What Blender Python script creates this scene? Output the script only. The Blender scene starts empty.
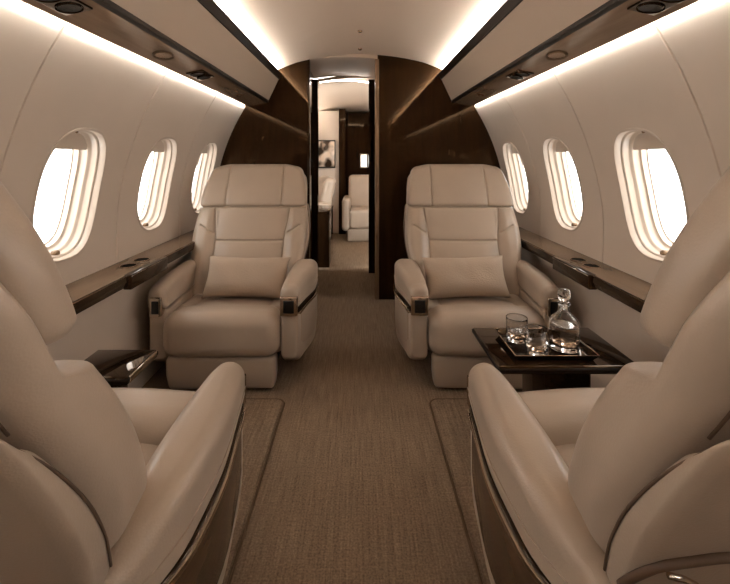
import bpy, bmesh, math, random
from mathutils import Vector, Matrix
random.seed(4)
S = bpy.context.scene
C = S.collection
PI = math.pi

# ------------------------------------------------------------------ materials
def lin(c):
    return tuple(((v/255)/12.92 if v/255 <= .04045 else ((v/255+.055)/1.055)**2.4) for v in c)

def base_mat(name, rgb, rough=.5, metal=0.0, coat=0.0, spec=.5, coat_rough=.05):
    m = bpy.data.materials.new(name); m.use_nodes = True
    nt = m.node_tree; b = nt.nodes['Principled BSDF']
    b.inputs['Base Color'].default_value = (*lin(rgb), 1)
    b.inputs['Roughness'].default_value = rough
    b.inputs['Metallic'].default_value = metal
    b.inputs['Coat Weight'].default_value = coat
    b.inputs['Coat Roughness'].default_value = coat_rough
    b.inputs['Specular IOR Level'].default_value = spec
    return m, nt, b

def ramp_noise(nt, b, c0, c1, scale, stretch=(1,1,1), detail=4, rough=.55, lo=.35, hi=.65, dist=0.0):
    tc = nt.nodes.new('ShaderNodeTexCoord'); mp = nt.nodes.new('ShaderNodeMapping')
    mp.inputs['Scale'].default_value = stretch
    n = nt.nodes.new('ShaderNodeTexNoise'); n.inputs['Scale'].default_value = scale
    n.inputs['Detail'].default_value = detail; n.inputs['Roughness'].default_value = rough
    n.inputs['Distortion'].default_value = dist
    r = nt.nodes.new('ShaderNodeValToRGB')
    r.color_ramp.elements[0].position = lo; r.color_ramp.elements[1].position = hi
    r.color_ramp.elements[0].color = (*lin(c0),1); r.color_ramp.elements[1].color = (*lin(c1),1)
    L = nt.links.new
    L(tc.outputs['Object'], mp.inputs['Vector']); L(mp.outputs[0], n.inputs['Vector'])
    L(n.outputs['Fac'], r.inputs['Fac'])
    if b is not None: L(r.outputs['Color'], b.inputs['Base Color'])
    return mp, n, r

def add_bump(nt, b, hsock, strength, dist):
    bp = nt.nodes.new('ShaderNodeBump'); bp.inputs['Strength'].default_value = strength
    bp.inputs['Distance'].default_value = dist
    nt.links.new(hsock, bp.inputs['Height']); nt.links.new(bp.outputs[0], b.inputs['Normal'])

def leather(name, c, rough=.42):
    m, nt, b = base_mat(name, c, rough, spec=.45)
    d = tuple(max(0, v-5) for v in c)
    ramp_noise(nt, b, d, c, 5, lo=.3, hi=.7)
    tc = nt.nodes.new('ShaderNodeTexCoord')
    v = nt.nodes.new('ShaderNodeTexVoronoi'); v.inputs['Scale'].default_value = 260
    nt.links.new(tc.outputs['Object'], v.inputs['Vector'])
    add_bump(nt, b, v.outputs['Distance'], .12, .002)
    return m

def wood(name, c0, c1, stretch, rough=.3, coat=.6, scale=9, coat_rough=.04):
    # lacquer: one sharp layer whose reflections take the wood's warm tone
    m, nt, b = base_mat(name, c0, coat_rough, spec=coat)
    b.inputs['Specular Tint'].default_value = (*lin((226,190,152)), 1)
    ramp_noise(nt, b, c0, c1, scale, stretch, detail=6, rough=.6, lo=.32, hi=.7, dist=.35)
    return m

LEATHER = leather('seat_leather', (176,159,142), .33)
LEATHER_SHELL = leather('shell_leather', (166,149,132), .42)
SIDE_BROWN = wood('side_veneer', (62,46,33), (80,61,45), (1,.35,3), .4, .2)
WOOD_GLOSS = wood('dark_gloss_wood', (23,13,6), (40,25,12), (2.2,1,.22), .4, .34, coat_rough=.05)
WOOD_TABLE = wood('table_wood', (26,17,10), (40,28,18), (.4,2,1), .25, .6)
WOOD_LEDGE = wood('ledge_wood', (104,85,68), (114,94,75), (3,.35,1), .3, .35, coat_rough=.12)
WOOD_FASCIA = wood('fascia_wood', (30,19,10), (48,33,20), (3,.3,1), .3, .35)
WOOD_PSU = wood('service_panel_wood', (116,95,76), (130,108,88), (3,.3,1), .3, .4, coat_rough=.12)
DARK, _, _ = base_mat('dark_trim', (24,15,8), .45, spec=.2)
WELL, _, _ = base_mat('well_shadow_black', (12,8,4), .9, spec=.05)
BLACK, _, _ = base_mat('black_plastic', (14,9,5), .35)
CHROME, _, _ = base_mat('warm_chrome', (205,190,174), .14, metal=1)
BRONZE, _, _ = base_mat('bronze_metal', (150,128,108), .25, metal=1)
WALL, nt, b = base_mat('wall_panel', (204,189,174), .5); ramp_noise(nt, b, (202,187,172), (206,191,176), 3)
CEIL, nt, b = base_mat('ceiling_panel', (220,201,182), .6)
BIN, nt, b = base_mat('overhead_fabric', (188,173,157), .6)
FRAME, _, _ = base_mat('window_frame_plastic', (196,181,166), .35)
BINDING, _, _ = base_mat('carpet_binding', (92,74,57), .9, spec=.1)
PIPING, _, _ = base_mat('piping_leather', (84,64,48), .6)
SEAM, _, _ = base_mat('seam_filler', (96,76,60), .7)
FABRIC, nt, b = base_mat('pillow_fabric', (176,158,140), .8)
tc = nt.nodes.new('ShaderNodeTexCoord'); w = nt.nodes.new('ShaderNodeTexNoise')
w.inputs['Scale'].default_value = 150; nt.links.new(tc.outputs['Object'], w.inputs['Vector'])
add_bump(nt, b, w.outputs['Fac'], .5, .004)

def carpet(name, c0, c1):
    m, nt, b = base_mat(name, c0, .95, spec=.1)
    L = nt.links.new
    _, n1, r1 = ramp_noise(nt, None, c0, c1, 44, (3.6,.12,1), 4, lo=.30, hi=.70)
    _, n2, r2 = ramp_noise(nt, None, (230,230,230), (255,255,255), 60, (.2,3.6,1), 3, lo=.3, hi=.7)
    _, n3, r3 = ramp_noise(nt, None, (205,205,205), (255,255,255), 160, (1,1,1), 2)
    mx = nt.nodes.new('ShaderNodeMixRGB'); mx.blend_type = 'MULTIPLY'; mx.inputs[0].default_value = 1
    mx2 = nt.nodes.new('ShaderNodeMixRGB'); mx2.blend_type = 'MULTIPLY'; mx2.inputs[0].default_value = 1
    L(r1.outputs[0], mx.inputs[1]); L(r2.outputs[0], mx.inputs[2])
    L(mx.outputs[0], mx2.inputs[1]); L(r3.outputs[0], mx2.inputs[2])
    L(mx2.outputs[0], b.inputs['Base Color'])
    add_bump(nt, b, n3.outputs['Fac'], .6, .006)
    return m
CARPET = carpet('carpet', (130,110,90), (160,138,115))

def glass(name, ior=1.48, rough=0.0, tint=(255,255,255)):
    m, nt, b = base_mat(name, tint, rough)
    b.inputs['Transmission Weight'].default_value = 1; b.inputs['IOR'].default_value = ior
    return m
GLASS = glass('cut_glass')
LIQUID = glass('spirit', 1.34, 0, (206,184,162))
# window pane: thin sheet, mostly clear, some mirror reflection
PANE = bpy.data.materials.new('window_pane'); PANE.use_nodes = True
nt = PANE.node_tree; nt.nodes.remove(nt.nodes['Principled BSDF'])
tr = nt.nodes.new('ShaderNodeBsdfTransparent'); gl = nt.nodes.new('ShaderNodeBsdfGlossy')
gl.inputs['Roughness'].default_value = .02; mx = nt.nodes.new('ShaderNodeMixShader'); mx.inputs[0].default_value = .05
nt.links.new(tr.outputs[0], mx.inputs[1]); nt.links.new(gl.outputs[0], mx.inputs[2])
nt.links.new(mx.outputs[0], nt.nodes['Material Output'].inputs[0])

def emis(name, rgb, s):
    m = bpy.data.materials.new(name); m.use_nodes = True
    nt = m.node_tree; nt.nodes.remove(nt.nodes['Principled BSDF'])
    e = nt.nodes.new('ShaderNodeEmission'); e.inputs[0].default_value = (*lin(rgb),1); e.inputs[1].default_value = s
    nt.links.new(e.outputs[0], nt.nodes['Material Output'].inputs[0]); return m
LED_UP = emis('led_upper', (255,250,244), 68)
LED_LOW = emis('led_lower', (255,250,244), 29)
LED_FAR = emis('led_far', (255,246,236), 15)

# ------------------------------------------------------------------ helpers
def obj(name, bm, m, parent=None, smooth=True, recalc=True, auto=None):
    if recalc: bmesh.ops.recalc_face_normals(bm, faces=bm.faces)
    me = bpy.data.meshes.new(name); bm.to_mesh(me); bm.free()
    me.materials.append(m)
    if smooth:
        for p in me.polygons: p.use_smooth = True
        if auto is not None: me.set_sharp_from_angle(angle=math.radians(auto))
    o = bpy.data.objects.new(name, me); C.objects.link(o)
    if parent: o.parent = parent
    return o

def thing(name, label, cat, loc=(0,0,0), rz=0, group=None):
    o = bpy.data.objects.new(name, None); C.objects.link(o)
    o.location = loc; o.rotation_euler = (0,0,rz); o.empty_display_size = .1
    o['label'] = label; o['category'] = cat
    if group: o['group'] = group
    return o

def tag(o, label, cat, group=None):
    o['label'] = label; o['category'] = cat
    if group: o['group'] = group
    return o

def struct(o):
    o['kind'] = 'structure'; return o

def copy_tree(o, parent=None):
    c = o.copy(); C.objects.link(c)
    if parent: c.parent = parent
    for ch in list(o.children): copy_tree(ch, c)
    return c

def box(bm, x0,x1,y0,y1,z0,z1):
    v = [bm.verts.new((x,y,z)) for x in (x0,x1) for y in (y0,y1) for z in (z0,z1)]
    for f in ((0,1,3,2),(4,6,7,5),(0,4,5,1),(2,3,7,6),(0,2,6,4),(1,5,7,3)):
        bm.faces.new([v[i] for i in f])
    return v

def bbox(x0,x1,y0,y1,z0,z1, r=.004, seg=3):
    bm = bmesh.new(); box(bm, x0,x1,y0,y1,z0,z1)
    bmesh.ops.bevel(bm, geom=bm.edges[:], offset=r, segments=seg, profile=.5, affect='EDGES')
    return bm

def prism_y(bm, pts, y0, y1):
    a = [bm.verts.new((x,y0,z)) for x,z in pts]; b_ = [bm.verts.new((x,y1,z)) for x,z in pts]
    n = len(pts)
    for i in range(n): bm.faces.new((a[i],a[(i+1)%n],b_[(i+1)%n],b_[i]))
    bm.faces.new(a); bm.faces.new(b_[::-1])

def axis(h, r, m, k):
    c = [r*math.tan(i/k*PI/4) for i in range(k+1)]
    a = h - r
    lo = [-(a+t) for t in reversed(c)]; hi = [a+t for t in c]
    mid = [-a + 2*a*i/m for i in range(1, m)]
    return lo + mid + hi

def rbox(hx,hy,hz,r, mx=4,my=2,mz=4,k=4, warp=None):
    """rounded box with a regular grid on every face, then warped"""
    bm = bmesh.new(); A = [axis(hx,r,mx,k), axis(hy,r,my,k), axis(hz,r,mz,k)]
    N = [len(a)-1 for a in A]; H = (hx-r,hy-r,hz-r); vs = {}
    def V(i,j,l):
        key = (i,j,l)
        if key not in vs:
            p = Vector((A[0][i],A[1][j],A[2][l]))
            q = Vector([max(-H[t],min(H[t],p[t])) for t in range(3)])
            d = p-q
            if d.length > 1e-9: q = q + d.normalized()*r
            if warp: q = Vector(warp(q.x,q.y,q.z))
            vs[key] = bm.verts.new(q)
        return vs[key]
    def face(fix, val, u, v):
        for a in range(N[u]):
            for b_ in range(N[v]):
                q = []
                for da,db in ((0,0),(1,0),(1,1),(0,1)):
                    idx = [0,0,0]; idx[fix]=val; idx[u]=a+da; idx[v]=b_+db
                    q.append(V(*idx))
                bm.faces.new(q)
    for fix,u,v in ((0,1,2),(1,0,2),(2,0,1)):
        face(fix,0,u,v); face(fix,N[fix],u,v)
    return bm

def rrect(x0,x1,z0,z1,rt,rb,n=6):
    rt = min(rt,(x1-x0)/2-1e-4,(z1-z0)/2-1e-4); rb = min(rb,(x1-x0)/2-1e-4,(z1-z0)/2-1e-4)
    P = []
    for cx,cz,r,a0 in ((x1-rt,z1-rt,rt,0),(x0+rt,z1-rt,rt,90),(x0+rb,z0+rb,rb,180),(x1-rb,z0+rb,rb,270)):
        for i in range(n+1):
            a = math.radians(a0+90*i/n); P.append((cx+r*math.cos(a), cz+r*math.sin(a)))
    return P

def lerp(a,b,t): return a+(b-a)*t
def sm(a,b,x):
    t = max(0,min(1,(x-a)/(b-a))); return t*t*(3-2*t)
def interp(tab, x):
    if x <= tab[0][0]: return tab[0][1]
    for (a,u),(b_,v) in zip(tab,tab[1:]):
        if x <= b_:
            t=(x-a)/(b_-a); return u+(v-u)*t
    return tab[-1][1]
def sint(tab, x):
    n=len(tab)
    if x<=tab[0][0]: return tab[0][1]
    if x>=tab[-1][0]: return tab[-1][1]
    d=[(tab[i+1][1]-tab[i][1])/(tab[i+1][0]-tab[i][0]) for i in range(n-1)]
    m=[d[0]]+[0 if d[i-1]*d[i]<=0 else 2*d[i-1]*d[i]/(d[i-1]+d[i]) for i in range(1,n-1)]+[d[-1]]
    for i in range(n-1):
        if x<=tab[i+1][0]:
            h=tab[i+1][0]-tab[i][0]; t=(x-tab[i][0])/h
            return ((1+2*t)*(1-t)**2*tab[i][1]+t*(1-t)**2*h*m[i]+t*t*(3-2*t)*tab[i+1][1]+t*t*(t-1)*h*m[i+1])
def spline(tab, n=8):
    """Catmull-Rom resample of 2-tuples"""
    out=[]; P=[tab[0]]+list(tab)+[tab[-1]]
    for i in range(1,len(P)-2):
        p0,p1,p2,p3=P[i-1:i+3]
        for j in range(n):
            t=j/n
            out.append(tuple(.5*((2*p1[c])+(-p0[c]+p2[c])*t+(2*p0[c]-5*p1[c]+4*p2[c]-p3[c])*t*t+(-p0[c]+3*p1[c]-3*p2[c]+p3[c])*t**3) for c in range(len(p1))))
    out.append(tuple(tab[-1])); return out

def loft_y(secs, rt, rb, re=(.03,.03), n=6, k=5, bm=None, sx=1):
    """secs: (y,x0,x1,z0,z1) along y, rounded at both ends"""
    bm = bm or bmesh.new(); L = []
    def ins(s, d, y):
        return (y, s[1]+d, s[2]-d, s[3]+d, s[4]-d)
    s0, s1 = secs[0], secs[-1]
    for i in range(k):
        a = i/k*PI/2; L.append(ins(s0, re[0]*(1-math.sin(a)), s0[0]+re[0]*(1-math.cos(a)) if False else s0[0]-re[0]*math.cos(a)))
    L += secs
    for i in range(k-1,-1,-1):
        a = i/k*PI/2; L.append(ins(s1, re[1]*(1-math.sin(a)), s1[0]+re[1]*math.cos(a)))
    rings = []
    for (y,x0,x1,z0,z1) in L:
        rings.append([bm.verts.new((sx*x,y,z)) for x,z in rrect(x0,x1,z0,z1,rt,rb,n)])
    for A,B in zip(rings,rings[1:]):
        for i in range(len(A)): bm.faces.new((A[i],A[(i+1)%len(A)],B[(i+1)%len(A)],B[i]))
    bm.faces.new(rings[0]); bm.faces.new(rings[-1][::-1])
    return bm

def lathe(prof, n=32, bm=None, off=(0,0,0), fac=None):
    bm = bm or bmesh.new(); R=[]
    for r,z in prof:
        if r < 1e-6: R.append([bm.verts.new((off[0],off[1],off[2]+z))])
        else: R.append([bm.verts.new((off[0]+r*(fac(i,z) if fac else 1)*math.cos(2*PI*i/n), off[1]+r*(fac(i,z) if fac else 1)*math.sin(2*PI*i/n), off[2]+z)) for i in range(n)])
    for A,B in zip(R,R[1:]):
        for i in range(n):
            j=(i+1)%n
            if len(A)==1 and len(B)==1: continue
            if len(A)==1: bm.faces.new((A[0],B[i],B[j]))
            elif len(B)==1: bm.faces.new((A[i],A[j],B[0]))
            else: bm.faces.new((A[i],A[j],B[j],B[i]))
    return bm

def tube(pts, r, n=8, bm=None):
    bm = bm or bmesh.new(); R=[]
    for i,p in enumerate(pts):
        p=Vector(p); t=(Vector(pts[min(i+1,len(pts)-1)])-Vector(pts[max(i-1,0)])).normalized()
        u=t.cross(Vector((0,0,1)) if abs(t.z)<.9 else Vector((1,0,0))).normalized(); v=t.cross(u)
        R.append([bm.verts.new(p+r*(math.cos(2*PI*k/n)*u+math.sin(2*PI*k/n)*v)) for k in range(n)])
    for A,B in zip(R,R[1:]):
        for k in range(n): bm.faces.new((A[k],A[(k+1)%n],B[(k+1)%n],B[k]))
    bm.faces.new(R[0]); bm.faces.new(R[-1][::-1])
    return bm

# ------------------------------------------------------------------ cabin shell
Y0, Y1 = -1.45, 3.312          # main cabin: rear end .. bulkhead
PITCH = .685
PROF = spline([(1.147,.585),(1.153,.72),(1.15,.88),(1.118,1.06),(1.062,1.24),(.992,1.40),(.913,1.54)], 8)
cum=[0]
for a,b_ in zip(PROF,PROF[1:]): cum.append(cum[-1]+math.hypot(b_[0]-a[0],b_[1]-a[1]))
STOT=cum[-1]
def prof(s):
    s=max(0,min(STOT,s))
    i=0
    while i < len(cum)-2 and cum[i+1] < s: i+=1
    t=(s-cum[i])/(cum[i+1]-cum[i]); a,b_=PROF[i],PROF[i+1]
    return lerp(a[0],b_[0],t), lerp(a[1],b_[1],t)
def pnorm(s):
    a=prof(s-.02); b_=prof(s+.02); dx,dz=b_[0]-a[0],b_[1]-a[1]; l=math.hypot(dx,dz)
    return dz/l, -dx/l          # outward
def WP(side,y,s,off=0):
    x,z=prof(s); nx,nz=pnorm(s)
    return (side*(x+off*nx), y, z+off*nz)
S0 = min(cum, key=lambda s: abs(prof(s)[1]-.985))
HW, HH = .176, .258
def sup(th, hw, hh, n=2.7):
    c,s=math.cos(th),math.sin(th)
    k=(abs(c/hw)**n+abs(s/hh)**n)**(-1/n); return k*c, k*s

CENTERS = [2.995-PITCH*i for i in range(7)]
def side_wall(side, name):
    bm=bmesh.new()
    ths=None
    for yc in CENTERS:
        ya,yb=-PITCH/2+.0015, PITCH/2-.0015; sa,sb=-S0, STOT-S0
        ths=sorted([2*PI*i/96 for i in range(96)]+[math.atan2(v,u)%(2*PI) for u in (ya,yb) for v in (sa,sb)])
        rings=[]
        def out(th):
            c,s=math.cos(th),math.sin(th)
            t=min(((yb if c>0 else ya)/c) if abs(c)>1e-9 else 9, ((sb if s>0 else sa)/s) if abs(s)>1e-9 else 9)
            return c*t, s*t
        T=[0,.06,.14,.25,.38,.52,.66,.8,.92,.985,1]
        for t in T:
            rg=[]
            for th in ths:
                a=sup(th,HW+.006,HH+.006); o=out(th)
                off=0 if t<1 else .004
                rg.append(bm.verts.new(WP(side, yc+lerp(a[0],o[0],t), S0+lerp(a[1],o[1],t), off)))
            rings.append(rg)
        rg=[]
        for th in ths:
            o=out(th); rg.append(bm.verts.new(WP(side, yc+o[0], S0+o[1], .018)))
        rings.append(rg)
        for A,B in zip(rings,rings[1:]):
            for i in range(len(A)): bm.faces.new((A[i],A[(i+1)%len(A)],B[(i+1)%len(A)],B[i]))
    # lower wall and upper return to the cove
    def strip(pts):
        a=[bm.verts.new((side*x,Y0,z)) for x,z in pts]; b_=[bm.verts.new((side*x,Y1,z)) for x,z in pts]
        for i in range(len(pts)-1): bm.faces.new((a[i],a[i+1],b_[i+1],b_[i]))
    strip([(1.075,0),(1.082,.12),(1.09,.4),(1.09,.60),(1.17,.60),(1.17,.58)])
    strip([(.913,1.537),(.918,1.56),(.93,1.60)])
    o=struct(obj(name,bm,WALL,auto=40))
    # filler behind the panel seams
    bm=bmesh.new()
    for yc in CENTERS[:-1]:
        ys=yc-PITCH/2
        v=[[bm.verts.new(WP(side,ys+dy,STOT*i/24,.013)) for i in range(25)] for dy in (-.006,.006)]
        for i in range(24): bm.faces.new((v[0][i],v[0][i+1],v[1][i+1],v[1][i]))
    obj('panel_seam',bm,SEAM,o)
    return o
side_wall(-1,'wall_left'); side_wall(1,'wall_right')

RINGS=[(HW+a,HH+b_,c) for a,b_,c in ((.008,.008,.004),(.0075,.0075,-.002),(.004,.004,-.004),(-.001,-.001,-.0035),(-.004,-.004,.002),(-.006,-.006,.012),
       (-.008,-.008,.020),(-.014,-.014,.022),(-.016,-.016,.027),(-.017,-.017,.045),(-.020,-.020,.050),(-.028,-.026,.054),(-.030,-.028,.060),(-.031,-.030,.078),(-.034,-.034,.083),(-.042,-.042,.085),(-.044,-.044,.092),(-.046,-.047,.104),(-.052,-.053,.106))]
wn=0
for side in (-1,1):
    for yc in CENTERS:
        wn+=1
        bm=bmesh.new(); n=96; rg=[]
        for hw,hh,off in RINGS:
            rg.append([bm.verts.new(WP(side,yc+sup(2*PI*i/n,hw,hh)[0],S0+sup(2*PI*i/n,hw,hh)[1],off)) for i in range(n)])
        for A,B in zip(rg,rg[1:]):
            for i in range(n): bm.faces.new((A[i],A[(i+1)%n],B[(i+1)%n],B[i]))
        w_=struct(obj(f'window_{wn}',bm,FRAME,auto=50))
        bm=bmesh.new(); vs=[bm.verts.new(WP(side,yc+sup(2*PI*i/n,HW-.047,HH-.048)[0],S0+sup(2*PI*i/n,HW-.047,HH-.048)[1],.103)) for i in range(n)]
        c=bm.verts.new(WP(side,yc,S0,.103))
        for i in range(n): bm.faces.new((vs[i],vs[(i+1)%n],c))
        obj('pane',bm,PANE,w_)
        # shade housing across the top of the reveal
        bm=bmesh.new(); loc=[]
        for i in range(13):
            u=-.118+.236*i/12
            top=(1-abs(u/(HW-.029))**2.7)**(1/2.7)*(HH-.028)
            loc.append((u,top))
        lo=[[bm.verts.new(WP(side,yc+u,S0+HH-.098,o_)) for u,t in loc] for o_ in (.096,.058)]
        hi=[bm.verts.new(WP(side,yc+u,S0+max(t,HH-.097),.058)) for u,t in loc]
        for A,B in ((lo[0],lo[1]),(lo[1],hi)):
            for i in range(12): bm.faces.new((A[i],A[i+1],B[i+1],B[i]))
        obj('shade_housing',bm,FRAME,w_,smooth=False)
        # round shade knob at the bottom, small dark latch at the top
        def knob(ds,r,l,off,mat_,nm,flat=1.0):
            x,z=prof(S0+ds); nx,nz=pnorm(S0+ds)
            bm=lathe([(0,0),(r*.9,0),(r,l*.3),(r,l*.75),(r*.8,l),(0,l)],16)
            for v in bm.verts: v.co.y*=flat
            d=Vector((-side*nx,0,-nz)); q=Vector((0,0,1)).rotation_difference(d)
            p=Vector((side*(x+off*nx),yc,z+off*nz))
            for v in bm.verts: v.co=q@v.co+p
            obj(nm,bm,mat_,w_)
        knob(-HH+.022,.013,.022,.050,WOOD_PSU,'shade_knob')
        knob(HH-.02,.008,.006,.045,BRONZE,'shade_latch')

# floor
bm=bmesh.new(); box(bm,-1.2,1.2,Y0-.05,8.6,-.05,0)
struct(obj('floor',bm,CARPET,smooth=False))

# ceiling: vault + cove back, one mesh
def vault(x): return 1.978-.335*x*x
cp=[(-x,vault(x)) for x in [.70-.70*i/14 for i in range(14)]]
cl=[(.93,1.60),(.86,1.70),(.80,1.745),(.785,1.765),(.765,1.79),(.735,1.808)]
cp=[(-x,z) for x,z in cl]+[(-.70,vault(.70))]+[(-x,vault(x)) for x in [.66-.66*i/14 for i in range(15)]]
cp=cp+[(-x,z) for x,z in reversed(cp[:-1])]
bm=bmesh.new()
a=[bm.verts.new((x,Y0,z)) for x,z in cp]; b_=[bm.verts.new((x,Y1+.03,z)) for x,z in cp]
for i in range(len(cp)-1): bm.faces.new((a[i],a[i+1],b_[i+1],b_[i]))
struct(obj('ceiling',bm,CEIL,auto=40))

bm=bmesh.new(); xs=[-.5+i*.05 for i in range(21)]
def sy(x): return 2.62+.35*(x/.5)**2
vv=[[bm.verts.new((x,lerp(sy(x),Y1-.002,q/6),vault(x)-.0006-.020*q/6*(1-(x/.5)**2))) for x in xs for q in range(7)] for o_ in (0,)]
for L_ in vv:
    for i in range(20):
        for q in range(6): bm.faces.new((L_[i*7+q],L_[i*7+q+1],L_[i*7+q+8],L_[i*7+q+7]))
struct(obj('ceiling_panel',bm,CEIL,auto=40))
# overhead: service panel, dark joint, fabric panel, rail, cove shelf
tn=0
def trim(pts, m, sides=(-1,1), y0=Y0, y1=Y1-.004, bev=0):
    global tn
    for sd in sides:
        tn+=1; bm=bmesh.new(); prism_y(bm,[(sd*x,z) for x,z in pts],y0,y1)
        if bev: bmesh.ops.bevel(bm,geom=bm.edges[:],offset=bev,segments=2,affect='EDGES')
        struct(obj(f'trim_{tn}',bm,m,smooth=False))
trim([(.886,1.541),(.748,1.571),(.750,1.584),(.886,1.556)],WOOD_PSU)
trim([(.748,1.570),(.728,1.574),(.728,1.592),(.748,1.590)],DARK)
trim([(.730,1.586),(.641,1.773),(.655,1.780),(.745,1.592)],BIN)
trim([(.654,1.757),(.640,1.757),(.622,1.800),(.630,1.806),(.650,1.800),(.656,1.775)],DARK)
trim([(.650,1.782),(.80,1.730),(.80,1.742),(.650,1.794)],CEIL)
# LED strips in the coves
def led(name,pts,m,label,y0=Y0+.02,y1=Y1-.02):
    for sd in (-1,1):
        bm=bmesh.new(); prism_y(bm,[(sd*x,z) for x,z in pts],y0,y1)
        tag(obj(name,bm,m,smooth=False), label%('left' if sd<0 else 'right'), 'light strip', 'cove light strips')
led('light_strip',[(.655,1.795),(.690,1.783),(.690,1.787),(.655,1.799)],LED_UP,'warm light strip behind the dark rail along the ceiling, %s side')
led('light_strip',[(.8868,1.5445),(.8868,1.556),(.8845,1.556),(.8845,1.5445)],LED_LOW,'warm light strip above the cabin windows, %s side')

# window ledges
for sd,lab in ((-1,'left'),(1,'right')):
    pass
trim([(1.0,.612),(1.0,.622),(1.006,.626),(1.152,.634),(1.16,.60),(1.01,.60)],WOOD_LEDGE)
trim([(.996,.580),(.992,.600),(.994,.622),(1.004,.627),(1.01,.622),(1.015,.575)],WOOD_FASCIA)
trim([(.9935,.6235),(.9925,.6255),(.9945,.6275),(.997,.6265)],BRONZE)  # metal strip added for the glint along the rounded fascia edge
trim([(1.02,.60),(1.10,.60),(1.10,.545),(1.035,.555)],WALL)
for sd,lab in ((-1,'left'),(1,'right')):
    # table pocket housing under the ledge with a bright edge line
    t=thing('ledge_table_pocket','dark wood folding table pocket on the '+lab+' window ledge','pocket',(sd*1.0,1.95,.585),0,'folding table pockets in the ledges')
    bm=bbox(-.018,.02,-.17,.17,-.022,.043,.006,3); obj('pocket_body',bm,WOOD_FASCIA,t)
    bm=bbox(-.019,.10,-.30,.32,.0445,.0475,.001,1); obj('pocket_lid',bm,WOOD_LEDGE,t) if False else bm.free()
    bm=tube([(-sd*.0185,-.165,.037),(-sd*.0185,.165,.037)],.0016); obj('edge_strip',bm,CHROME,t)
    for k,yy in enumerate((1.925,2.04)):
        c=thing('cup_holder','%s round cup holder in the %s window ledge'%(('nearer','farther')[k],lab),'cup holder',(sd*1.075,yy,.6305),0,'cup holders in the ledges')
        obj('rim',lathe([(.034,-.004),(.037,-.003),(.0375,.001),(.0365,.002),(.034,.0015),(.0338,-.004)],32),BRONZE,c)
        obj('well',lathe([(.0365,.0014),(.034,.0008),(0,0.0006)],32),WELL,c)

# overhead reading lights / air vents in the service panel
def on_psu(sd,y,x=.815):
    z=1.541+(.886-x)/(.886-.748)*.030
    return (sd*x,y,z)
ang=math.atan2(.030,.138)
def vent(y,kind,label,sd):
    t=thing('reading_light' if kind!='vent' else 'air_vent',label,'reading light' if kind!='vent' else 'air vent',on_psu(sd,y),0,'overhead lights and vents')
    t.rotation_euler=(0,sd*ang,0)
    def disk(r0,r1,cx,cy,z0,z1,nm,m,sy=1.0):
        bm=lathe([(r0,z0),(r0,z1),(r1,z1),(r1,z0)] if r1>0 else [(r0,z0),(r0*.7,z1),(0,z1)],28)
        for v in bm.verts: v.co.y*=sy; v.co.x+=cx; v.co.y+=cy
        obj(nm,bm,m,t)
    if kind=='double':
        bm=bbox(-.042,.042,-.085,.085,-.006,.004,.004,3); obj('bezel',bm,WOOD_FASCIA,t)
        for cy in (-.042,.042):
            disk(.034,.029,0,cy,-.009,-.003,'ring',WOOD_FASCIA)
            disk(.0295,0,0,cy,-.007,-.006,'nozzle',BLACK)
    elif kind=='oval':
        disk(.036,.030,0,0,-.005,.002,'ring',WOOD_PSU,1.7)
        disk(.030,0,0,0,-.003,-.002,'lens',BRONZE,1.7)
    else:
        disk(.022,.016,0,0,-.007,.002,'ring',BRONZE)
        disk(.017,0,0,0,-.004,-.003,'nozzle',BLACK)
for sd,lab in ((-1,'left'),(1,'right')):
    vent(1.12,'double','nearest twin reading light above the %s side windows'%lab,sd)
    vent(1.72,'oval','oval light lens above the %s side windows'%lab,sd)
    vent(2.12,'double','farther dark twin reading light above the %s side windows'%lab,sd)
    vent(2.80,'vent','small round air vent above the %s side windows near the bulkhead'%lab,sd)

# bulkhead with doorway
DX0, DX1 = -.405, .14
def bulk(x0,x1,y,m,name,th=.04):
    """panel between x0 and x1 (same sign span outward) filling the cabin section"""
    sg = 1 if x1>abs(x0) and x1>0 and x0>=0 else -1
    xi = x0 if sg>0 else -x1
    pts=[(xi,0),(xi,vault(xi)+.006)]
    x=xi
    while x<.68: 
        x=min(.68,x+.05); pts.append((x,vault(x)+.006))
    pts+=[(.74,1.812),(.77,1.794),(.805,1.75),(.865,1.705),(.935,1.60)]
    pts+=[(p[0]+.006,p[1]) for p in reversed(PROF)]
    pts+=[(1.096,.57),(1.08,0)]
    bm=bmesh.new(); prism_y(bm,[(sg*a,c) for a,c in pts],y,y+th)
    return struct(obj(name,bm,m,smooth=False))
bulk(-9,DX0,Y1,WOOD_GLOSS,'wall_front_left'); bulk(DX1,9,Y1,WOOD_GLOSS,'wall_front_right')
# door jamb edges; lighter wood on the right one paints its edge highlight
for nm,x0,x1 in (('trim_jamb_left',DX0-.012,DX0+.003),('trim_jamb_right',DX1-.02,DX1+.012)):
    bm=bbox(x0,x1,Y1-.006,Y1+.06,0.001,1.92,.004,2); struct(obj(nm,bm,WOOD_PSU if 'right' in nm else WOOD_GLOSS))
# rear end of the cabin
bm=bmesh.new(); box(bm,-1.25,1.25,Y0-.05,Y0,0,2.05); struct(obj('wall_back',bm,WALL,smooth=False))

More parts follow.
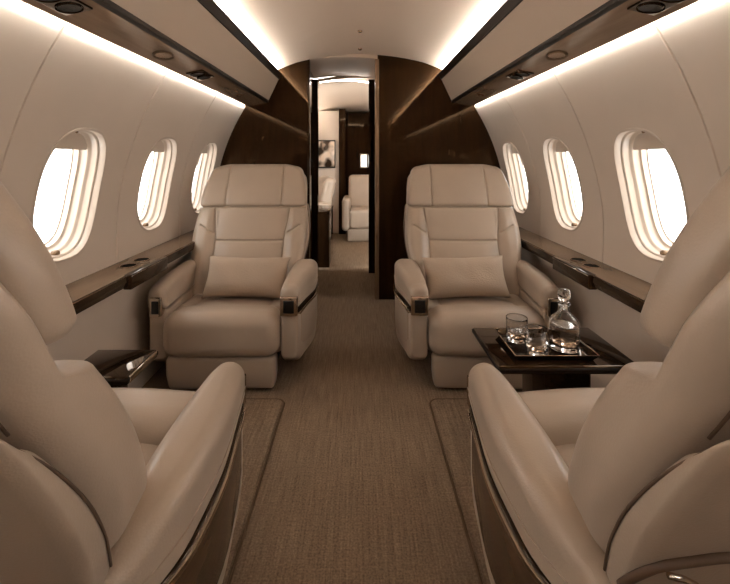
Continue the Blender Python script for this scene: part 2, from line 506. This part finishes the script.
# vestibule behind the doorway
VY=4.10
bm=bmesh.new(); box(bm,-.48,-.445,Y1+.04,VY,0,1.92); struct(obj('wall_vestibule_left',bm,WOOD_GLOSS,smooth=False))
bm=bmesh.new(); box(bm,.165,.20,Y1+.04,VY,0,1.92); struct(obj('wall_vestibule_right',bm,WOOD_GLOSS,smooth=False))
def arch(x,z0,rise,half,xc): return z0+rise*(1-((x-xc)/half)**2)
def arch_ceiling(name,y0,y1,z0,rise,half,xc,m):
    bm=bmesh.new(); xs=[xc-half+2*half*i/24 for i in range(25)]
    lo=[[bm.verts.new((x,y,arch(x,z0,rise,half,xc))) for x in xs] for y in (y0,y1)]
    hi=[[bm.verts.new((x,y,arch(x,z0,rise,half,xc)+.03)) for x in xs] for y in (y0,y1)]
    for A,B in ((lo[0],lo[1]),(hi[0],hi[1]),(lo[0],hi[0]),(lo[1],hi[1])):
        for i in range(24): bm.faces.new((A[i],A[i+1],B[i+1],B[i]))
    return struct(obj(name,bm,m,auto=40))
arch_ceiling('ceiling_vestibule',Y1+.042,VY,1.885,.055,.46,-.13,CEIL)
bm=bmesh.new(); prism_y(bm,[(DX0+.3*0-.02,1.86),(DX0-.02,1.93)]+[(x,vault(x)+.004) for x in [DX0+(DX1-DX0)*i/12 for i in range(13)]]+[(DX1+.02,1.86)]+[(x,arch(x,1.885,.055,.46,-.13)) for x in [DX1-(DX1-DX0)*i/12 for i in range(13)]],Y1+.002,Y1+.046)
struct(obj('trim_header',bm,CEIL,smooth=False))
# second portal: jambs and arched header
bm=bmesh.new(); box(bm,-.50,-.415,VY-.03,VY+.05,0,1.90); struct(obj('wall_portal_left',bm,WOOD_GLOSS,smooth=False))
bm=bmesh.new(); box(bm,.085,.25,VY-.03,VY+.05,0,1.90); struct(obj('wall_portal_right',bm,WOOD_GLOSS,smooth=False))
bm=tube([(x,VY+.03,arch(x,1.865,.045,.36,-.16)-.008) for x in [-.40+.5*i/20 for i in range(21)]],.005)
tag(obj('light_strip',bm,LED_FAR),'thin curved light strip over the second doorway in the aisle','light strip')
# far cabin
FY=8.3
bm=bmesh.new(); box(bm,-1.2,-1.15,VY+.05,FY,0,1.9); struct(obj('wall_far_left',bm,WALL,smooth=False))
bm=bmesh.new(); box(bm,1.15,1.2,VY+.05,FY,0,1.9); struct(obj('wall_far_right',bm,WALL,smooth=False))
arch_ceiling('ceiling_far',VY+.0,FY,1.60,.32,1.2,0,CEIL)
bm=bmesh.new(); box(bm,-1.2,1.2,FY,FY+.05,0,2.0); struct(obj('wall_far_end',bm,WOOD_GLOSS,smooth=False))
bm=bmesh.new(); box(bm,-1.2,-.30,6.25,6.30,0,1.84); struct(obj('wall_far_partition',bm,WALL,smooth=False))
bm=bmesh.new(); box(bm,-.315,-.215,6.16,6.34,0,1.86); struct(obj('wall_far_post',bm,WOOD_GLOSS,smooth=False))
bm=bmesh.new(); box(bm,-.215,1.2,6.9,6.95,0,1.89); far_b=struct(obj('wall_far_right_partition',bm,WOOD_GLOSS,smooth=False))
wn+=1
bm=bbox(.0,.125,6.885,6.902,.965,1.2,.006,2); w_=struct(obj(f'window_{wn}',bm,FRAME))
bm=bmesh.new(); box(bm,.018,.107,6.878,6.886,.985,1.18); obj('pane',bm,emis('lit_window',(255,246,236),2.2),w_,smooth=False)
for sd in (-1,1):
    bm=bmesh.new(); prism_y(bm,[(sd*.70,1.60),(sd*.98,1.56),(sd*.98,1.575),(sd*.70,1.615)],VY+.05,6.24 if sd<0 else 6.89)
    tn+=1; struct(obj(f'trim_{tn}',bm,BIN,smooth=False))
    bm=bmesh.new(); prism_y(bm,[(sd*.72,1.625),(sd*.78,1.62),(sd*.78,1.626),(sd*.72,1.631)],VY+.1,6.2)
    tag(obj('light_strip',bm,LED_FAR,smooth=False),'warm light strip along the far cabin ceiling, %s side'%('left' if sd<0 else 'right'),'light strip','far cabin light strips')
# wall screen
t=thing('wall_screen','dark framed wall screen with pale reflections on the far cabin partition','screen',(-.50,6.249,1.19))
obj('frame',bbox(-.13,.13,-.03,0,-.21,.21,.006,2),BLACK,t)
m,nt,b=base_mat('screen_reflection',(40,28,18),.15)
tc=nt.nodes.new('ShaderNodeTexCoord'); n=nt.nodes.new('ShaderNodeTexNoise'); n.inputs['Scale'].default_value=7; n.inputs['Detail'].default_value=1
r=nt.nodes.new('ShaderNodeValToRGB'); r.color_ramp.elements[0].position=.42; r.color_ramp.elements[1].position=.58
r.color_ramp.elements[0].color=(*lin((50,36,24)),1); r.color_ramp.elements[1].color=(*lin((225,205,185)),1)  # pale reflections painted into the dark display as noise
nt.links.new(tc.outputs['Object'],n.inputs['Vector']); nt.links.new(n.outputs['Fac'],r.inputs[0]); nt.links.new(r.outputs[0],b.inputs['Base Color'])
obj('display',bbox(-.118,.118,-.033,-.029,-.19,.19,.002,1),m,t)
# cabinet knobs line under the screen: low credenza
t=thing('credenza','low dark chest beside the aisle just past the doorway','chest',(-.40,4.52,0))
obj('carcass',bbox(-.12,.085,-.25,.3,0,.56,.01,2),WOOD_GLOSS,t); obj('top',bbox(-.125,.09,-.255,.305,.56,.58,.004,2),WOOD_FASCIA,t)

def club_chair(name,label,loc,rz):
    t=thing(name,label,'armchair',loc,rz,'far cabin armchairs')
    obj('seat',rbox(.25,.27,.13,.05,6,6,3,warp=lambda x,y,z:(x,y-.05,z+.30)),LEATHER,t)
    obj('backrest',rbox(.27,.075,.30,.06,6,3,8,warp=lambda x,y,z:(x,y+.24+(z)*.2,z+.58)),LEATHER,t)
    for sx in (-1,1): obj('armrest',rbox(.055,.29,.22,.045,3,6,5,warp=lambda x,y,z,sx=sx:(x+sx*.29,y-.02,z+.36)),LEATHER,t)
    obj('base',bbox(-.27,.27,-.29,.25,0,.17,.02,2),LEATHER_SHELL,t)
    return t
club_chair('club_chair','beige club chair in front of the dark far partition',(.10,5.9,0),0)
club_chair('club_chair','beige club chair below the wall screen',(-.72,5.35,0),-PI/2+.3)

# ceiling knobs
for yy,l in ((2.75,'nearer'),(3.15,'farther')):
    tag(obj('smoke_detector',lathe([(.016,0),(.015,-.008),(.010,-.013),(0,-.013)],20),BRONZE),'%s tiny round detector on the ceiling before the doorway'%l,'detector','ceiling detectors').location=(.0,yy,1.9775-.029*max(0,(yy-2.62)/.69)*.7-.001)

# ------------------------------------------------------------------ armchair
def yf(z): return .095+(z-.58)*.50
def seg_d(x,z,a,b_):
    ax,az=a; bx,bz=b_; dx,dz=bx-ax,bz-az
    t=max(0,min(1,((x-ax)*dx+(z-az)*dz)/(dx*dx+dz*dz)))
    return math.hypot(x-ax-t*dx,z-az-t*dz)
def groove(d,a=.009,w=.0045,a2=.008,w2=.026): return a*math.exp(-(d/w)**2)+a2*math.exp(-d/w2)
BW=[(.30,.27),(.46,.285),(.52,.30),(.58,.342),(.66,.352),(.76,.342),(.84,.326)]
BW=[(.28,.29),(.46,.318),(.52,.332),(.58,.344),(.66,.350),(.76,.342),(.84,.332),(.92,.330),(1.0,.322),(1.06,.310)]
def backrest_mesh():
    zc,hz,hx=.685,.375,.35
    seams=[[(.242,.86),(.222,.72),(.208,.62),(.205,.30)],[(.208,.625),(0,.625)],[(.36,.735),(.30,.715),(.228,.67)]]
    def warp(x,y,z):
        z=z+zc; f=sint(BW,z)/hx; front=sm(.035,-.06,y)
        x*=f; ax=abs(x)
        d=min(seg_d(ax,z,a,b_) for s in seams for a,b_ in zip(s,s[1:]))+.05*sm(.30,.335,ax)
        y2=y-front*(.034*sm(.20,.27,ax)*(1-.4*sm(.72,.84,z)))-front*.012*math.cos(min(1,ax/.36)*PI/2)
        y2+=front*groove(d)+front*.052*sm(.810,.834,z)
        y2-=front*.012*math.exp(-((z-.55)/.09)**2)*sm(.2,.1,ax)
        z2=z-.03*sm(.15,.34,ax)*sm(.9,1.06,z)
        return (x,y2+yf(z)+.065-.02*(1-front)*(x/.33)**2,z2)
    return rbox(hx,.065,hz,.045,mx=150,my=6,mz=150,k=6,warp=warp)
def headrest_mesh():
    zc,hz,hx=.954,.1345,.338
    def warp(x,y,z):
        front=sm(.02,-.032,y); t=(z+hz)/(2*hz)
        f=1-.14*t**2.2; ax=abs(x*f)
        d=abs(ax-.178*(1-.02*t))
        y2=y-front*(.018*sm(.18,.30,ax))-front*.012*math.cos(t*PI-PI/2)+front*groove(d,a2=.006)
        zz=z-.026*sm(.17,.33,ax)*t
        return (x*f,y2+yf(z+zc)+.022,zz+zc)
    return rbox(hx,.032,hz,.030,mx=130,my=3,mz=30,k=6,warp=warp)
def back_seams(t):
    for s in (-1,1):
        P=[]
        for i in range(20):
            z=lerp(.78,1.02,i/19); x=.300*sint(BW,z)/.35
            P.append((s*x,yf(z)+.1308-.02*(x/.33)**2,z-.03*sm(.15,.34,x)*sm(.9,1.06,z)))
        obj('back_seam',tube(P,.0024,6),PIPING,t)
LS=(.47,.362,.35,.042,.022)
def ls_warp(x,y,z):
    zc,hz,hx,hy,r=LS
    t=(z+hz)/(2*hz); z2=z+zc
    f=(sint(BW,z2)+.003)/hx
    return (x*f,y+yf(max(z2,.30))+.146-.02*(x/.34)**2*sm(-.03,.06,y),z2-.055*sm(.04,-.05,y)*t**4)
def lower_shell_mesh():
    zc,hz,hx,hy,r=LS
    return rbox(hx,hy,hz,r,mx=24,my=10,mz=30,k=5,warp=ls_warp)
def shell_piping():
    zc,hz,hx,hy,r=LS
    P=[(hx,-hy+r*.55,lerp(-.22,hz-.05,i/24)) for i in range(25)]
    P+=[(hx-.003*i/5,-hy+r*.55+.026*(i/5)**2*.9,hz-.05+.042*math.sin(i/5*PI/2)) for i in range(1,6)]
    y0=P[-1][1]
    P+=[(hx-.003-.016*(i/4)**2,lerp(y0,.0,i/4),hz-.008+.008*i/4) for i in range(1,5)]
    P+=[(lerp(hx-.019,0,i/14),.0,hz+.0015) for i in range(1,15)]
    n0=len(P)
    for _ in range(14): P=P[:14]+[tuple((P[k-1][c]+2*P[k][c]+P[k+1][c])/4 for c in range(3)) for k in range(14,n0-1)]+P[n0-1:]
    P=[ls_warp(*p) for p in P]
    bm=bmesh.new(); tube(P+[(-x,y,z) for x,y,z in P[-2::-1]],.0022,6,bm)
    return bm

def cushion_mesh():
    zc=.236; hz=.105
    def warp(x,y,z):
        top=sm(0,.09,z); ax=abs(x)
        yy=y-.085
        d=abs(ax-(.185+.10*(-(yy)+.05)*.5))
        zz=z+zc+top*(.010*math.cos(x/.28*PI/2)+.014*sm(.20,.27,ax))-top*groove(d,a2=.005)+(-(yy))*.06*top
        return (x,yy,zz)
    return rbox(.280,.235,hz,.04,mx=60,my=20,mz=3,k=5,warp=warp)
def bolster_mesh():
    hy,hz=.095,.106
    def warp(x,y,z):
        return (x*(1-.02*sm(0,.12,z)),y-.365+.012*math.cos(x/.29*PI/2)*-1,z+.277+.010*math.cos(x/.29*PI/2)*sm(0,.1,z))
    return rbox(.283,hy,hz,.066,mx=24,my=4,mz=6,k=8,warp=warp)
def legrest_mesh():
    return rbox(.264,.04,.080,.022,mx=8,my=2,mz=5,k=4,warp=lambda x,y,z:(x*(1-.03*sm(0,-.07,z)),y-.395+.008*sm(.0,-.07,z),z+.094))

def XO(y,sd): # outer x of the arm
    t=[(-.42,.374),(-.30,.394),(-.10,.428),(.03,.425),(.13,.38),(.18,.335)] if sd==2 else [(-.42,.352),(-.2,.362),(.05,.362),(.18,.340)] if sd==-2 else [(-.42,.372),(-.30,.388),(-.10,.408),(.03,.402),(.13,.370),(.18,.335)] if sd==1 else [(-.42,.356),(-.2,.358),(.18,.345)]
    return sint(t,y)
def XI(y,sd): return sint([(-.42,.258),(-.1,.27),(.05,.288),(.18,.286)],y) if sd==-2 else sint([(-.42,.282),(-.1,.286),(.05,.292),(.18,.288)],y)
YS=[-.405+i*.02425 for i in range(25)]
def make_arm(t,s,inb,veneer):
    inboard=(1 if inb else -1)*(1 if veneer else 2)
    body=[]; 
    for y in YS:
        z0=sint([(-.42,.17),(-.36,.125),(-.2,.12),(.05,.14),(.18,.20)],y)
        body.append((y,XI(y,inboard)+.004,XO(y,inboard)-.006-.0*y,z0,.39))
    bm=loft_y(body,.012,.025,(.014,.02),sx=s); arm=obj('armrest',bm,LEATHER,t,auto=60)
    # padded top
    pad=[]
    for y in YS:
        z1=sint([(-.42,.512),(-.34,.526),(-.22,.533),(-.02,.534),(.06,.525),(.12,.500),(.18,.455)],y)
        pad.append((y,XI(y,inboard),XO(y,inboard),sint([(-.42,.405),(0,.395),(.12,.38)],y),z1))
    bm=loft_y(pad,.042,.016,(.032,.05),n=8,k=7,sx=s)
    # stitched seam low on the outer and inner flank
    o=obj('arm_pad',bm,LEATHER,arm,auto=70)
    bm=bmesh.new()
    tube([(s*(XO(y,inboard)+.0008),y,sint([(-.42,.437),(0,.437),(.12,.425)],y)) for y in [-.425+.02*i for i in range(31)]],.0016,6,bm)
    obj('seam_piping',bm,LEATHER_SHELL,arm)
    if inb:
        st=[(y,XO(y,inboard)-.03,XO(y,inboard)-.001,.374,.397) for y in YS]
        obj('trim_strip',loft_y(st,.003,.003,(.006,.006),n=2,k=2,sx=s),WOOD_FASCIA,arm,auto=40)
        st=[(y,XO(y,inboard)-.02,XO(y,inboard)+.006,.371,.383) for y in YS]
        obj('chrome_strip',loft_y(st,.002,.002,(.008,.006),n=2,k=2,sx=s),CHROME,arm,auto=40)
        st=[]
        for y in [-.365+i*.047 for i in range(12)]:
            st.append((y,XO(y,inboard)-.02,XO(y,inboard)-.002,sint([(-.39,.25),(-.33,.195),(-.2,.175),(.05,.20),(.15,.25)],y),.368))
        obj('side_panel',loft_y(st,.004,.010,(.006,.006),n=3,k=3,sx=s),SIDE_BROWN if veneer else LEATHER_SHELL,arm,auto=40)
    # control box on the front end
    xc=s*(XI(-.42,inboard)+XO(-.42,inboard))/2; h=.042 if inb else .028
    bm=bbox(xc-h,xc+h,-.447,-.40,.374,.466,.006,3); obj('control_box',bm,CHROME,arm)
    bm=bbox(xc-h*.62,xc+h*.62,-.4495,-.44,.388,.450,.004,2); obj('control_recess',bm,BLACK,arm)
    return arm

def armchair(label,loc,rz,inb,veneer,proto=None):
    t=thing('armchair',label,'armchair',loc,rz,'cabin armchairs')
    if proto is None:
        obj('base',bbox(-.22,.22,-.30,.22,.0,.20,.015,2),DARK,t)
        obj('seat_cushion',cushion_mesh(),LEATHER,t); obj('front_bolster',bolster_mesh(),LEATHER,t); obj('leg_rest',legrest_mesh(),LEATHER,t)
        obj('backrest',backrest_mesh(),LEATHER,t); obj('headrest',headrest_mesh(),LEATHER,t)
        obj('lower_shell',lower_shell_mesh(),LEATHER_SHELL,t); obj('shell_piping',shell_piping(),PIPING,t); back_seams(t)
    else:
        for ch in proto.children:
            if not ch.name.startswith('armrest'):
                c=ch.copy(); C.objects.link(c); c.parent=t
                if veneer and ch.name.startswith('headrest'): c.location=(0,.016,-.052); c.scale=(.955,1,1.12)
                if veneer and ch.name.startswith('front_bolster'): c.location=(0,0,.038)
    for s in (-1,1): make_arm(t,s,s==inb,veneer)
    return t
FARY, NEARY = 2.42, .82
A1=armchair('beige leather armchair on the left, facing the camera, before the dark bulkhead',(-.675,FARY,0),math.radians(.8),1,False)
A2=armchair('beige leather armchair on the right, facing the camera, behind the table with the decanter',(.629,FARY,0),math.radians(-1.9),-1,False,A1)
A3=armchair('beige leather armchair at lower left, seen from behind, cut by the frame',(-.718,NEARY,0),PI-math.radians(.5),-1,True,A1)
A4=armchair('beige leather armchair at lower right, seen from behind, cut by the frame',(.704,NEARY,0),PI+math.radians(1.6),1,True,A1)

# throw pillows
def pillow(label,loc,rot,crease):
    bm=bmesh.new(); nx,nz=44,26; hx,hz,th=.232,.118,.082
    G={}
    for f in (-1,1):
        for i in range(nx+1):
            for j in range(nz+1):
                u,v=-1+2*i/nx,-1+2*j/nz
                edge=(i in (0,nx)) or (j in (0,nz))
                if edge and f==1: G[f,i,j]=G[-1,i,j]; continue
                x=u*hx*(1-.06*(1-v*v)); z=v*hz*(1-.11*(1-u*u))
                t=th*((1-u**4)*(1-v**4))**.55
                t-=crease*.010*math.exp(-(u/.09)**2)*sm(-.1,.9,v)*(1-v**4)
                t+=.002*math.sin(9*u+3*v)*(1-u*u)*(1-v*v)
                G[f,i,j]=bm.verts.new((x,f*t,z))
    for f in (-1,1):
        for i in range(nx):
            for j in range(nz): bm.faces.new((G[f,i,j],G[f,i+1,j],G[f,i+1,j+1],G[f,i,j+1]))
    o=obj('throw_pillow',bm,FABRIC); o.location=loc; o.rotation_euler=rot
    return tag(o,label,'pillow','lumbar pillows')
pillow('beige rectangular lumbar pillow on the left armchair facing the camera',(-.628,FARY-.112,.468),(math.radians(-30),math.radians(1),0),.3)
pillow('beige rectangular lumbar pillow on the right armchair facing the camera',(.584,FARY-.112,.468),(math.radians(-30),math.radians(-1.5),0),1)

# ------------------------------------------------------------------ side tables
def side_table(label,x0,x1,y0,y1,ztop,px0,px1):
    t=thing('side_table',label,'table',((x0+x1)/2,(y0+y1)/2,0),0,'side tables')
    cx,cy=(x0+x1)/2,(y0+y1)/2
    obj('table_top',bbox(x0-cx,x1-cx,y0-cy,y1-cy,ztop-.028,ztop,.006,3),WOOD_TABLE,t)
    obj('edge_band',bbox(x0-cx-.003,x1-cx+.003,y0-cy-.003,y1-cy+.003,ztop-.021,ztop-.007,.002,1),DARK,t)
    obj('pedestal',bbox(px0-cx,px1-cx,y0-cy+.06,y1-cy-.05,.018,ztop-.028,.01,2),WOOD_TABLE,t)
    obj('foot',bbox(px0-cx-.03,px1-cx+.03,y0-cy+.03,y1-cy-.03,.0,.018,.004,2),DARK,t)
    return t
side_table('dark glossy side table under the tray with the decanter, right of the aisle',.447,.905,1.335,1.645,.449,.62,.78)
lt=side_table('small dark glossy side table beside the left armchairs',-.985,-.762,1.36,1.56,.40,-.96,-.84)
obj('end_trim',bbox(.1085,.116,-.09,.09,.376,.3985,.002,2),CHROME,lt)
# tray
t=thing('serving_tray','dark rectangular tray holding the decanter and two tumblers','tray',(.648,1.47,.4495))
hx,hy=.138,.11
def tray_mesh():
    bm=bmesh.new(); loops=[]
    for (ax,ay,z) in ((hx-.014,hy-.014,0),(hx,hy,.019),(hx+.001,hy+.001,.0205),(hx-.003,hy-.003,.021),(hx-.005,hy-.005,.019),(hx-.018,hy-.018,.004)):
        loops.append([bm.verts.new((sx*ax,sy*ay,z)) for sx,sy in ((-1,-1),(1,-1),(1,1),(-1,1))])
    for A,B in zip(loops,loops[1:]):
        for i in range(4): bm.faces.new((A[i],A[(i+1)%4],B[(i+1)%4],B[i]))
    bm.faces.new(loops[0]); bm.faces.new(loops[-1][::-1])
    return bm
obj('tray_body',tray_mesh(),WOOD_TABLE,t,smooth=False)
bm=bmesh.new()
rim=[(-1,-1),(1,-1),(1,1),(-1,1),(-1,-1)]
for a,b_ in zip(rim,rim[1:]): tube([(a[0]*(hx-.001),a[1]*(hy-.001),.0205),(b_[0]*(hx-.001),b_[1]*(hy-.001),.0205)],.0016,6,bm)
obj('rim',bm,BRONZE,t)
ZT=.4495+.0042
# decanter
dc=thing('decanter','cut glass decanter with round stopper, part filled, on the tray','decanter',(.714,1.452,ZT+.0003))
fac=lambda i,z: 1+.012*math.cos(12*2*PI*i/48)*(1 if z<.08 else 0)
outer=[(0,0),(.040,0),(.044,.0006),(.0475,.003),(.0490,.007),(.0495,.015),(.0495,.030),(.0495,.055),(.0495,.080)]+spline([(.0495,.085),(.0475,.096),(.040,.107),(.027,.119),(.0190,.130),(.0165,.142),(.0163,.149)],4)+[(.0175,.151),(.0205,.1525),(.0215,.155),(.0205,.1585),(.0175,.160)]
inner=[(.0128,.160),(.0125,.157),(.0125,.138)]+spline([(.0125,.136),(.016,.127),(.026,.115),(.037,.104),(.0440,.093),(.0460,.083)],4)+[(.0460,.06),(.0460,.03),(.0455,.021),(.042,.0165),(.036,.015),(0,.015)]
obj('bottle',lathe(outer+inner,64,fac=lambda i,z: 1),GLASS,dc,auto=60)
obj('spirit',lathe([(0,.0152),(.036,.0153),(.0418,.0168),(.0452,.0212),(.0457,.03),(.0457,.06),(.0457,.080),(.0457,.0815),(.045,.082),(.03,.082),(0,.082)],64),LIQUID,dc,auto=50)
sf=lambda i,z: 1+.05*math.cos(8*2*PI*i/48)*sm(.172,.182,z)
obj('stopper',lathe([(0,.137),(.0100,.137),(.0108,.139),(.0118,.158),(.0125,.163),(.0130,.1655),(.0155,.170),(.0195,.176),(.0210,.183),(.0212,.191),(.0200,.199),(.0175,.2035),(.012,.206),(0,.2068)],48,fac=sf),GLASS,dc,auto=50)
def tumbler(label,x,y):
    g=thing('tumbler',label,'glass',(x,y,ZT+.0003),random.random(),'tumblers on the tray')
    ff=lambda i,z: 1+.022*abs(math.sin(6*2*PI*i/72+(z-.03)*38))*sm(.008,.012,z)*sm(.056,.050,z)
    o_=[(0,0),(.029,0),(.0325,.001),(.0345,.004),(.0352,.008)]+[(.0353+.0012*(z-.01)/.04,z) for z in [.010+.004*k for k in range(12)]]+[(.0372,.062),(.0376,.075),(.0378,.082),(.0376,.0838),(.0370,.0845)]
    i_=[(.0364,.0842),(.0361,.083),(.0359,.078),(.0353,.06),(.0343,.035),(.0335,.022),(.0325,.0175),(.029,.0147),(.024,.014),(0,.014)]
    obj('cup',lathe(o_+i_[:-4]+i_[-4:],72,fac=lambda i,z: ff(i,z)),GLASS,g,auto=60)
    obj('drink',lathe([(0,.0143),(.024,.0144),(.0287,.0151),(.0318,.018),(.0328,.022),(.0333,.030),(.0332,.0315),(.02,.032),(0,.032)],48),LIQUID,g,auto=50)
tumbler('left cut glass tumbler, farther back on the tray',.572,1.515)
tumbler('middle cut glass tumbler, nearer the tray front beside the decanter',.602,1.415)

# raised carpet covers beside the aisle
def rug(sd,label):
    x0,x1=.352 if sd<0 else .325,1.06
    P=[(x1,1.93),(x1,-1.4),(x0,-1.4)]
    r=.035
    P+=[(x0+r-r*math.cos(a),1.93-r+r*math.sin(a)) for a in [PI/2*i/6 for i in range(7)]]
    bm=bmesh.new(); f=bm.faces.new([bm.verts.new((sd*x,y,.0005)) for x,y in P])
    e=bmesh.ops.extrude_face_region(bm,geom=[f]); vs=[g for g in e['geom'] if isinstance(g,bmesh.types.BMVert)]
    for v in vs: v.co.z=.011
    bmesh.ops.bevel(bm,geom=[e_ for e_ in bm.edges if all(v.co.z>.01 for v in e_.verts)],offset=.005,segments=2,affect='EDGES')
    o=obj('carpet_runner',bm,CARPET,smooth=False); tag(o,label,'carpet','seat track carpets')
    bm=tube([(sd*(x0-.004),y,.004) for y in (-1.4,0,1.0,1.8,1.89)]+[(sd*(x0-.004+r+.004-(r+.004)*math.cos(a)),1.93-r+(r+.004)*math.sin(a),.004) for a in [PI/2*i/6 for i in range(1,7)]]+[(sd*.6,1.934,.004),(sd*1.04,1.934,.004)],.005,6); obj('edge_binding',bm,BINDING,o)
rug(-1,'raised carpet cover left of the aisle beneath the near left armchair')
rug(1,'raised carpet cover right of the aisle beneath the near right armchair')
for o in (A3,A4): o.location.z=.0112
tb=[o for o in C.objects if o.name.startswith('side_table')]
for o in tb: o.location.z=.0112
for o in C.objects:
    if o.name.split('.')[0] in ('serving_tray','decanter','tumbler'): o.location.z+=.0112

# dark tube painting the shell's shadow line, and chrome pull, near right chair
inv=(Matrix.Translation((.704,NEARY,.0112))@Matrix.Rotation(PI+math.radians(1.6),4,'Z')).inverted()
o=obj('shell_shadow_line',tube([inv@Vector(p) for p in spline([(.371,.590,.524),(.374,.555,.574),(.388,.534,.605),(.419,.523,.622),(.459,.514,.636),(.532,.510,.639),(.75,.510,.639),(1.0,.512,.639)],5)],.006,8),PIPING,A4)
obj('chrome_pull',tube([inv@Vector(p) for p in spline([(.402,.541,.586),(.412,.541,.583),(.424,.544,.578),(.447,.551,.562)],5)],.0042,10),CHROME,o)
# ------------------------------------------------------------------ light
W=bpy.data.worlds.new('daylight'); S.world=W; W.use_nodes=True
bg=W.node_tree.nodes['Background']; bg.inputs[0].default_value=(*lin((255,252,247)),1); bg.inputs[1].default_value=4.6
for side in (-1,1):
    for yc in CENTERS:
        L=bpy.data.lights.new('window_portal','AREA'); L.shape='RECTANGLE'; L.size=.26; L.size_y=.42
        L.cycles.is_portal=True
        o=bpy.data.objects.new('window_portal',L); C.objects.link(o)
        x,y,z=WP(side,yc,S0,.11); o.location=(x,y,z)
        nx,nz=pnorm(S0); o.rotation_euler=Vector((-side*nx,0,-nz)).to_track_quat('-Z','Y').to_euler()

cam=bpy.data.cameras.new('camera'); co=bpy.data.objects.new('camera',cam); C.objects.link(co)
F=415
cam.sensor_width=36; cam.lens=F/730*36; cam.shift_x=5/730; cam.shift_y=-(292-158)/730
cam.clip_start=.02; co.location=(0,0,1.13); co.rotation_euler=(PI/2,0,0)
S.camera=co
S.view_settings.view_transform='Standard'; S.view_settings.look='None'; S.view_settings.gamma=1; S.view_settings.use_curve_mapping=False
S.view_settings.exposure=0.84
S.cycles.max_bounces=24; S.cycles.transparent_max_bounces=12; S.cycles.transmission_bounces=24
S.cycles.use_denoising=True
S.cycles.sample_clamp_indirect=6
